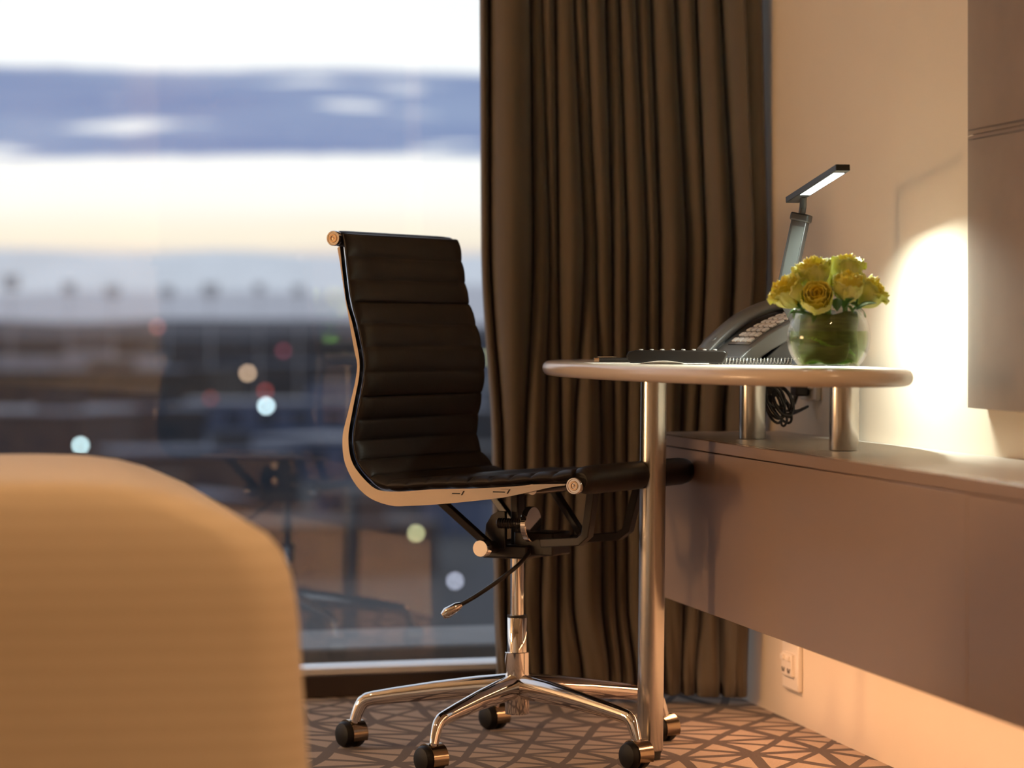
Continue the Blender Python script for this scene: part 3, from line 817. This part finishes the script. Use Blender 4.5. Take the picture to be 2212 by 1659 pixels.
# desk lamp
M_lamp = mat('graphite_lamp', (.016, .017, .018), .42)
M_lampf = mat('grey_lamp_face', (.032, .037, .037), .5)
M_led = mat('led_diffuser', (1, 1, 1), .3, emit=(.93, 1.0, .95), estr=9.0)
def desk_lamp():
    D = 5.58
    b = on_desk(1772, D)
    t = thing('desk_lamp', b, (0, 0, 0), 'slim graphite desk lamp with lit bar head behind the roses', 'desk lamp')
    MB().lathe([(.0, .0), (.052, .0), (.054, .003), (.052, .010), (.048, .012), (0, .012)], n=36).build('base', M_lamp, t)
    top = at(1731, 468, D) - b; knee = at(1694, 640, D) - b; foot = Vector((.0, .0, .011))
    def seg(name, p, q, wd, face):
        ax = (q - p).normalized(); side = Vector((.86, -.5, 0)); side = (side - ax * side.dot(ax)).normalized(); fr = side.cross(ax)
        if fr.y > 0: fr = -fr
        M = axisM(side, -fr, ax); L_ = (q - p).length
        arm = MB().box((p + q) / 2, (wd, .014, L_), M).build(name, M_lamp, t, bevel=.002)
        if face: MB().box((p + q) / 2 + fr * .0076 + side * .002 - ax * .006, (wd * .74, .0015, L_ - .026), M).build('arm_face', M_lampf, arm)
        return ax, M, fr
    seg('lower_arm', foot, knee, .026, False)
    ax, M, fr = seg('upper_arm', knee, top, .033, True)
    MB().tube([knee - fr * .012, knee + fr * .012], .013, 18).build('hinge', M_lamp, t)
    MB().box(top - ax * .002, (.0385, .020, .015), M).build('arm_cap', M_lamp, t, bevel=.003)
    h0 = at(1713, 431, D + .01) - b; h1 = at(1819, 363, D - .34) - b
    hd = (h1 - h0).normalized(); up = (Vector((0, 0, 1)) - hd * hd.z).normalized(); hs = hd.cross(up).normalized()
    MH = axisM(hd, -hs, up); mid = (h0 + h1) / 2; LH = (h1 - h0).length + .012
    neckt = at(1736, 421, D - .05) - b
    MB().tube([top - ax * .002, top + Vector((.003, 0, .018)), neckt], .0066, 14).build('neck', M_lamp, t)
    hdobj = MB().box(mid, (LH, .0255, .0115), MH).build('head', M_lamp, t, bevel=.0012)
    MB().box(mid - up * .0055 + hd * .035, (LH * .66, .0185, .0012), MH).build('led_strip', M_led, hdobj)
    ld = bpy.data.lights.new('led_beam', 'AREA'); ld.shape = 'RECTANGLE'; ld.size = LH * .66; ld.size_y = .0185; ld.energy = DESK_LED; ld.color = (.92, 1.0, .88)
    lo = bpy.data.objects.new('led_beam', ld); COL.objects.link(lo); lo.parent = t
    ld.spread = math.radians(142)
    lo.matrix_local = Matrix.Translation(mid - up * .0075 + hd * .035) @ MH.to_4x4()
desk_lamp()

# ------------------------------------------------------------------ glass bowl with roses
VX = on_desk(1790, 5.11)
M_glass = clear_mat('clear_glass', (.985, .99, .985), .02)
M_water = clear_mat('green_water', (.86, .93, .70), .012)
def vase():
    t = thing('rose_bowl', VX + Vector((0, 0, .0006)), (0, 0, 0), 'round clear glass bowl half filled with water on the desk', 'vase')
    Rv, zc = .0708, .0530; a0 = math.asin(-.0515 / Rv); a1 = math.asin(.047 / Rv)
    prof = [(.0, .0), (.030, .0)] + [(Rv * math.cos(lerp(a0, a1, k / 22)), zc + Rv * math.sin(lerp(a0, a1, k / 22))) for k in range(23)]
    Ri = Rv - .0028
    inner = [(Ri * math.cos(lerp(a1, a0 * .96, k / 22)), zc + Ri * math.sin(lerp(a1, a0 * .96, k / 22))) for k in range(23)] + [(.0, .0052)]
    MB().lathe(prof + inner, n=48).build('bowl', M_glass, t, angle=70)
    Rw = Rv - .0036; aw = math.asin(.0100 / Rw)
    wpf = [(.0, .0062)] + [(Rw * math.cos(lerp(a0 * .93, aw, k / 16)), zc + Rw * math.sin(lerp(a0 * .93, aw, k / 16))) for k in range(17)] + [(0, zc + .0100)]
    MB().lathe(wpf, n=44).build('water', M_water, t, angle=60)
    # broad leaves rolled inside the bowl
    M_leafb = mat('rolled_leaf', (.075, .105, .022), .45, var=.35, vscale=30, stretch=(1, 1, 6))
    M_leafg = mat('bright_leaf', (.13, .27, .035), .45, var=.35, vscale=40, stretch=(1, 1, 5))
    def band(r0, z0, z1, a0_, a1_, m, wob):
        def f(u, v):
            a = lerp(a0_, a1_, u); z = lerp(z0, z1, v)
            rmax = math.sqrt(max(1e-5, (Rv - .007) ** 2 - (z - zc) ** 2)); r = min(r0 + wob * math.sin(3 * a + 9 * v), rmax)
            return Vector((r * math.cos(a), r * math.sin(a), z + .003 * math.sin(5 * a)))
        return MB().grid(f, 36, 8).build('rolled_leaf', m, t, solid=.0008)
    band(.0485, .012, .094, math.radians(150), math.radians(395), M_leafb, .0012)
    band(.046, .009, .050, math.radians(0), math.radians(330), M_leafg, .003)
    band(.060, .011, .040, math.radians(205), math.radians(300), M_leafb, .0015)
    return t
vase()

def petal_mat(name, c0, c1):
    m = bpy.data.materials.new(name); m.use_nodes = True; nt = m.node_tree; N = nt.nodes; L = nt.links
    b = N['Principled BSDF']; b.inputs['Roughness'].default_value = .55; b.inputs['Sheen Weight'].default_value = .2
    tc = N.new('ShaderNodeTexCoord'); n = N.new('ShaderNodeTexNoise'); n.inputs['Scale'].default_value = 45; n.inputs['Detail'].default_value = 4
    L.new(tc.outputs['Object'], n.inputs[0]); r = N.new('ShaderNodeValToRGB'); ramp_set(r, [(.32, c0), (.68, c1)])
    L.new(n.outputs[0], r.inputs[0]); L.new(r.outputs[0], b.inputs['Base Color'])
    tr = N.new('ShaderNodeBsdfTranslucent'); L.new(r.outputs[0], tr.inputs[0])
    mx = N.new('ShaderNodeMixShader'); mx.inputs[0].default_value = .36
    L.new(b.outputs[0], mx.inputs[1]); L.new(tr.outputs[0], mx.inputs[2]); L.new(mx.outputs[0], N['Material Output'].inputs[0])
    return m
M_pin = petal_mat('petal_gold', (.88, .74, .05), (.93, .84, .12))
M_pmid = petal_mat('petal_yellow', (.88, .82, .10), (.93, .89, .22))
M_pout = petal_mat('petal_lime', (.84, .88, .20), (.93, .95, .44))
M_stem = mat('rose_stem', (.05, .13, .025), .5, var=.2, vscale=30)
M_sep = mat('rose_sepal', (.07, .17, .03), .5, var=.2, vscale=40)
def rose(px, py, d, rad, hgt, tilt_az, tilt, seed, openness, label):
    rnd = random.Random(seed)
    c = at(px, py, d)
    axis = Vector((math.sin(tilt) * math.cos(tilt_az), math.sin(tilt) * math.sin(tilt_az), math.cos(tilt)))
    base = c - axis * hgt * .5
    rot = Vector((0, 0, 1)).rotation_difference(axis).to_euler()
    t = thing('rose', base, rot, label, 'rose', 'yellow roses in the glass bowl')
    spin = rnd.uniform(0, 6)
    layers = [(3, .20, 1.0, 2.6, M_pin), (4, .40, 1.02, 2.1, M_pin), (5, .62, .99, 1.75, M_pmid), (5, .82, .94, 1.55, M_pmid), (6, 1.0, .86, 1.35, M_pout)]
    for li, (cnt, rr, hh, wid, m) in enumerate(layers):
        for k in range(cnt):
            a0 = spin + li * .9 + 2 * PI * k / cnt + rnd.uniform(-.12, .12)
            R_ = rad * rr * rnd.uniform(.94, 1.05); H_ = hgt * hh * rnd.uniform(.93, 1.05)
            flare = openness * (.05 + .30 * rr ** 2) * rnd.uniform(.7, 1.3)
            ph = rnd.uniform(0, 6); ph2 = rnd.uniform(0, 6)
            def f(u, v, a0=a0, R_=R_, H_=H_, flare=flare, ph=ph, ph2=ph2, wid=wid, rr=rr):
                s = (u - .5) * 2
                w = wid * (.35 + .65 * math.sin(min(1, v * 1.15) * PI / 2)) * .5
                a = a0 + s * w
                # cup: out quickly from the base, nearly upright, then a curled rim
                r = R_ * (.22 + .78 * math.sin(min(1, v / .62) * PI / 2)) - R_ * .22 * max(0, (v - .55)) * (1 - openness * .5)
                r += rad * flare * max(0, (v - .72) / .28) ** 2
                r += rad * .025 * math.sin(s * 9 + ph) * v * v
                edge = 1 - .20 * abs(s) ** 2.6 + .030 * math.sin(s * 11 + ph2) + .018 * math.sin(s * 23 + ph)
                z = H_ * (v * edge) - hgt * .10 * openness * rr * max(0, (v - .80) / .20) ** 2
                return Vector((r * math.cos(a), r * math.sin(a), z))
            MB().grid(f, 12, 9).build('petal', m, t, solid=.0006)
    for k in range(5):
        a = 2 * PI * k / 5 + spin
        def g(u, v, a=a):
            w = (.35 * (1 - v) + .02) * (u - .5) * 2
            r = rad * (.35 + .75 * v); return Vector((r * math.cos(a + w), r * math.sin(a + w), hgt * (-.02 + .12 * v * (1 - 1.8 * v))))
        MB().grid(g, 4, 6).build('sepal', M_sep, t, solid=.0006)
    # stem bends down into the bowl
    Mi = world_of(t).inverted()
    nk = VX + Vector((0, 0, .085)); ft = VX + Vector((rnd.uniform(-.022, .022), rnd.uniform(-.022, .022), .016))
    off = (base - nk); off.z = 0
    if off.length > .034: off = off.normalized() * .034
    P_ = [base + axis * .003, base - axis * .012, nk + off, ft]
    MB().tube(catmull([Mi @ p for p in P_], 6), .0024, 8).build('stem', M_stem, t)
    MB().lathe([(.0, -.006), (.0055, -.004), (rad * .34, .004), (rad * .3, .008)], n=14).build('calyx', M_sep, t)
    return t
rose(1703, 634, 5.085, .0280, .056, math.radians(195), math.radians(42), 11, 1.0, 'yellow rose leaning out at the left of the bunch')
rose(1765, 646, 5.055, .0275, .050, math.radians(262), math.radians(55), 23, .35, 'round yellow rose at the front centre, facing out over the rim')
rose(1757, 590, 5.100, .0280, .056, math.radians(200), math.radians(14), 35, .75, 'tall yellow rose at the top left of the bunch')
rose(1829, 583, 5.125, .0265, .056, math.radians(40), math.radians(10), 47, .8, 'tall yellow rose at the top right of the bunch')
rose(1832, 622, 5.065, .0255, .054, math.radians(290), math.radians(22), 59, .45, 'yellow rose with golden centre in front at the right')
rose(1878, 634, 5.110, .0265, .056, math.radians(-5), math.radians(44), 61, 1.0, 'pale lime-yellow rose leaning out at the far right of the bunch')
rose(1793, 600, 5.165, .0260, .052, math.radians(90), math.radians(25), 73, .7, 'yellow rose half hidden at the back of the bunch')
M_gl = mat('rose_leaf', (.045, .15, .03), .4, var=.3, vscale=40)
def rose_leaf(p, az, el, L_, label):
    t = thing('rose_leaf', p, (0, -el, az), label, 'leaf', 'green leaves among the roses')
    def f(u, v):
        w = .34 * L_ * math.sin(PI * min(1, max(0.02, v))) ** .8 * (u - .5) * 2
        return Vector((v * L_, w, -abs(w) * -.35 + .15 * L_ * math.sin(v * 2.4)))
    MB().grid(f, 6, 8).build('blade', M_gl, t, solid=.0006)
    MB().tube([(0, 0, .0), (L_ * .5, 0, .137 * L_), (L_ * .98, 0, .105 * L_)], [.0012, .0009, .0004], 6).build('midrib', M_stem, t)
rose_leaf(at(1822, 668, 5.07), math.radians(-60), math.radians(25), .034, 'dark green leaf below the right-hand roses')
rose_leaf(at(1850, 668, 5.09), math.radians(-20), math.radians(10), .036, 'green leaf hanging at the right rim of the bowl')
rose_leaf(at(1738, 678, 5.07), math.radians(200), math.radians(-5), .026, 'green leaf tip at the left rim of the bowl')
rose_leaf(at(1808, 672, 5.06), math.radians(-95), math.radians(50), .026, 'small bright green leaf above the rim in the middle')

# ------------------------------------------------------------------ cable bundle and plug behind the desk
M_cab = mat('black_cable', (.014, .012, .011), .45)
pl = thing('plug', wp((6.66 - 6.15) / .982, .032, .700), (0, 0, math.atan2(EW.y, EW.x)), 'black plug in the upper wall socket', 'plug')
MB().box((0, .004, .0), (.042, .030, .032)).build('plug_body', M_cab, pl, bevel=.005)
MB().tube([(0, -.004, -.015), (0, -.008, -.032)], [.0055, .0035], 10).build('strain_relief', M_cab, pl)
cb = thing('cable_bundle', at(1685, 870, 5.95), (0, 0, 0), 'coiled black power cable hanging behind the desk post', 'cable')
Wpl = world_of(pl) @ Vector((0, -.008, -.032))
pts = [Wpl, Wpl + Vector((-.004, 0, -.02)), at(1745, 878, 6.05), at(1722, 887, 6.0), at(1706, 885, 5.96), at(1700, 870, 5.95)]
MB().tube(catmull(pts, 8), .0026, 8).build('lead', M_cab, cb, world=True)
rnd = random.Random(3)
for k in range(9):
    cx, cy = 1680 + rnd.uniform(-10, 12), 868 + rnd.uniform(-14, 12); dd = 5.93 + k * .007
    rx, ry = rnd.uniform(12, 20), rnd.uniform(26, 44); tl = rnd.uniform(-.75, -.25)
    loop = []
    for j in range(29):
        a = 2 * PI * j / 28; ex, ey = rx * math.cos(a), ry * math.sin(a)
        loop.append(at(cx + ex * math.cos(tl) - ey * math.sin(tl), cy + ex * math.sin(tl) + ey * math.cos(tl), dd + .012 * math.sin(a + k)))
    MB().tube(loop, .0028, 8, caps=False).build('cable_loop', M_cab, cb, world=True)
MB().tube(catmull([at(1668, 850, 5.95), at(1662, 832, 5.95), at(1660, 815, 5.94)], 5), .009, 10).build('cable_tie', M_cab, cb, world=True)
MB().tube(catmull([at(1690, 893, 5.94), at(1688, 915, 5.94), at(1694, 920, 5.94), at(1700, 908, 5.94), at(1697, 893, 5.94)], 5), .0024, 8).build('cable_loop', M_cab, cb, world=True)

# ------------------------------------------------------------------ bedside table and lamp, added out of frame on the left to light the room
M_wood = mat('dark_walnut', (.09, .05, .03), .4, var=.3, vscale=6, stretch=(1, 8, 8))
bt = thing('added_bedside_table', (-3.10, 4.95, 0), (0, 0, 0), 'added dark walnut bedside table out of frame by the left wall', 'bedside table')
MB().box((0, 0, .44), (.46, .42, .03)).build('table_top', M_wood, bt, bevel=.003)
MB().box((0, .0, .31), (.44, .40, .225)).build('body', M_wood, bt, bevel=.003)
dr = MB().box((.225, 0, .31), (.016, .37, .19)).build('drawer', M_wood, bt, bevel=.002)
MB().tube([(.240, -.05, .33), (.240, .05, .33)], .005, 10).build('handle', M_chrome, dr)
for sx in (-1, 1):
    for sy in (-1, 1): MB().tube([(sx * .2, sy * .18, 0), (sx * .2, sy * .18, .20)], .014, 10).build('leg', M_wood, bt)
bl = thing('added_bedside_lamp', (-3.10, 4.95, .455), (0, 0, 0), 'added unseen table lamp whose glowing drum shade warms the room', 'table lamp')
MB().lathe([(.0, 0), (.075, 0), (.075, .012), (.012, .022), (.010, .24), (0, .24)], n=28).build('base', M_chrome, bl)
MB().lathe([(.205, .17), (.185, .46)], n=36).build('lamp_shade', mat('fill_shade_glow', (.9, .8, .65), .8, emit=WARM, estr=BEDSIDE_FILL), bl)

# ------------------------------------------------------------------ the city outside
GZ = -15.0
def ground_mat():
    m = bpy.data.materials.new('city_ground'); m.use_nodes = True; nt = m.node_tree; N = nt.nodes; L = nt.links
    b = N['Principled BSDF']; b.inputs['Roughness'].default_value = .9
    tc = N.new('ShaderNodeTexCoord'); mp = N.new('ShaderNodeMapping'); mp.inputs['Scale'].default_value = (.035, .010, 1); L.new(tc.outputs['Object'], mp.inputs[0])
    n = N.new('ShaderNodeTexNoise'); n.inputs['Scale'].default_value = 1; n.inputs['Detail'].default_value = 4; L.new(mp.outputs[0], n.inputs[0])
    r = N.new('ShaderNodeValToRGB'); ramp_set(r, [(.36, (.010, .010, .013)), (.46, (.022, .019, .020)), (.54, (.018, .022, .040)), (.66, (.045, .05, .080))])
    L.new(n.outputs[0], r.inputs[0]); L.new(r.outputs[0], b.inputs['Base Color'])
    return m
mb = MB().box((-300, 9010, GZ - .5), (9000, 18000, 1.0))
tag(mb.build('city_ground', ground_mat(), smooth=False), 'dark built-up ground far below the window', 'ground', kind='structure')
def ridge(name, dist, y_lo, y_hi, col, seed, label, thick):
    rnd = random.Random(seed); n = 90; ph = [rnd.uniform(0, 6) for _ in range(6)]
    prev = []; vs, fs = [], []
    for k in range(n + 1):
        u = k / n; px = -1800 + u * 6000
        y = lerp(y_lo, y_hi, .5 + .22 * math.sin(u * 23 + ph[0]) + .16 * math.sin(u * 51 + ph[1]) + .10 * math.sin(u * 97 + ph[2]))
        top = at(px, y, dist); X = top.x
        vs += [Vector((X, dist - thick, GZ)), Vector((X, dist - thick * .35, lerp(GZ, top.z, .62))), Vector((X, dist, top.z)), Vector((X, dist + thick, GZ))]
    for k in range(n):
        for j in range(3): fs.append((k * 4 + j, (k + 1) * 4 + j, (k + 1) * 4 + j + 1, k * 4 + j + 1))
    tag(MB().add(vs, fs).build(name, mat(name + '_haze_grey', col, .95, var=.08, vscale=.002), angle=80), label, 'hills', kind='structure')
ridge('far_hills', 16000, 558, 528, (.88, .86, .82), 4, 'hazy pale grey hills along the horizon', 1500)  # pale base colour carries the haze of distance
ridge('near_plain', 6000, 640, 612, (.56, .53, .53), 9, 'hazy pale low rise in front of the far hills', 900)  # haze put into the colour here too, a step darker
ridge('tree_line', 2600, 706, 684, (.040, .034, .042), 15, 'dark tree line at the edge of the city', 300)
M_bld = [mat('building_dark', (.032, .029, .033), .8, var=.2, vscale=.2), mat('building_blue', (.05, .062, .11), .7, var=.2, vscale=.2), mat('building_pale', (.20, .20, .23), .7, var=.15, vscale=.2), mat('building_brown', (.042, .033, .029), .8, var=.2, vscale=.2)]
M_roof = mat('building_roof', (.065, .072, .11), .7, var=.2, vscale=.3)
M_winp = mat('building_window', (.03, .035, .045), .15)
rnd = random.Random(21)
def building(px, d, w, dep, h, m, roof):
    X = (px - 1106) / FPX * d
    t = thing('city_building', (X, d, GZ), (0, 0, rnd.uniform(-.5, .5)), 'blurred low city block far below the window', 'building', 'blurred city blocks beyond the window')
    MB().box((0, 0, h / 2), (w, dep, h)).build('walls', m, t)
    MB().box((0, 0, h + .15), (w + .6, dep + .6, .3)).build('roof', roof, t)
    MB().box((w * .2, dep * .1, h + 1.0), (w * .2, dep * .25, 1.5)).build('roof_plant', m, t)
    for k in range(max(2, int(w / 5))):
        MB().box((-w / 2 + 2.5 + k * 5, -dep / 2 - .03, h * .55), (2.6, .1, 1.6)).build('window', M_winp, t)
for px, d, w, dep, h, mi, rf in [(40, 330, 22, 14, 7, 0, 1), (140, 520, 40, 22, 9, 3, 0), (250, 380, 22, 15, 6, 0, 0), (90, 780, 60, 30, 9, 2, 1), (330, 640, 34, 20, 8, 3, 0), (430, 270, 16, 12, 5, 0, 0),
        (490, 1080, 60, 34, 9, 0, 0), (620, 460, 30, 16, 5, 1, 1), (560, 1300, 90, 40, 12, 3, 0), (690, 720, 42, 24, 8, 0, 0), (780, 330, 18, 14, 4, 1, 1), (860, 560, 30, 18, 6, 1, 0), (1010, 420, 24, 14, 5, 0, 1), (950, 1150, 50, 30, 9, 1, 0),
        (720, 200, 12, 9, 3, 0, 2), (900, 240, 14, 9, 3, 1, 2), (1050, 300, 16, 12, 4, 3, 2), (200, 1500, 90, 40, 11, 0, 0), (300, 230, 14, 10, 3, 3, 0), (820, 1500, 120, 40, 13, 0, 0)]:
    building(px, d, w, dep, h, M_bld[mi], (M_roof, M_bld[2], M_bld[0])[rf])
M_pole = mat('lamp_pole', (.08, .08, .085), .5, .5)
def lamp_light(px, py, d, col, st, label, r_px=5.0):
    p = at(px, py, d); r = r_px / FPX * d
    t = thing('street_lamp', (p.x, p.y, GZ), (0, 0, 0), label, 'street lamp', 'street lights in the city beyond the window')
    MB().tube([(0, 0, 0), (0, 0, p.z - GZ - r)], [r * .35, r * .2], 8).build('pole', M_pole, t)
    m = mat('lamp_globe_%d_%d' % (px, py), col, .4, emit=col, estr=st)
    MB().lathe([(r * math.sin(PI * k / 8), -r * math.cos(PI * k / 8)) for k in range(9)], (0, 0, p.z - GZ), 12).build('globe', m, t)
for px, py, col, st, lab in [
        (575, 877, (.72, .95, 1.0), 17, 'brightest white street light, a round disc left of the chair back'),
        (174, 962, (.72, .98, 1.0), 15, 'white street light just showing above the bed'),
        (535, 806, (1.0, .66, .42), 8, 'amber street light above the brightest white one'),
        (588, 798, (.35, .62, .72), 2.6, 'dim teal light right of the amber one'),
        (573, 845, (.75, .12, .10), 2.6, 'dim red light touching the top of the brightest white one'),
        (899, 1152, (.85, .82, .42), 9, 'pale yellow light below the chair seat'),
        (403, 800, (.45, .80, .85), 4, 'pale teal light at the far left of the middle lights'),
        (278, 775, (.35, .62, .62), 2.2, 'faint teal light above the bed, leftmost of its pair'),
        (318, 808, (.40, .46, .50), 2.0, 'faint grey light above the bed, rightmost of its pair'),
        (340, 706, (.80, .25, .20), 2.6, 'faint red light on the dark tree line'),
        (612, 758, (.65, .12, .18), 1.6, 'faint crimson light above the teal one'),
        (455, 860, (.55, .10, .08), 1.8, 'faint dark red light low left of the amber one'),
        (1048, 772, (.75, .74, .35), 3.0, 'dim yellow light between the chair back and the curtain'),
        (983, 1255, (.80, .82, 1.0), 7, 'white glow standing in for a pale patch low down by the curtain edge')]:  # last globe is added in place of a pale patch, not a lamp
    lamp_light(px, py, max(90, min(900, 9.8 * FPX / max(20, py - YH))) if py > 730 else 1200, col, st, lab)
M_mast = mat('mast_grey', (.42, .39, .40), .7)
ORD = ['leftmost', 'second from the left', 'third from the left', 'middle', 'third from the right', 'second from the right', 'rightmost']
for qi, (px, py, s) in enumerate(((24, 610, 1.3), (150, 622, 1.0), (243, 630, 1.1), (362, 630, 1.0), (455, 627, 1.2), (560, 622, .8), (645, 627, .9))):
    d = 700; p = at(px, py, d)
    t = thing('light_mast', (p.x, p.y, GZ), (0, 0, 0), 'thin floodlight mast on the hazy skyline, %s of seven' % ORD[qi], 'mast', 'floodlight masts on the skyline')
    MB().tube([(0, 0, 0), (0, 0, p.z - GZ)], [.16 * s, .12 * s], 8).build('pole', M_mast, t)
    for k in (-1, 0, 1):
        MB().box((0, -.3, p.z - GZ + k * .9 * s), (3.2 * s, .6, .7 * s)).build('lamp_bank', M_mast, t)
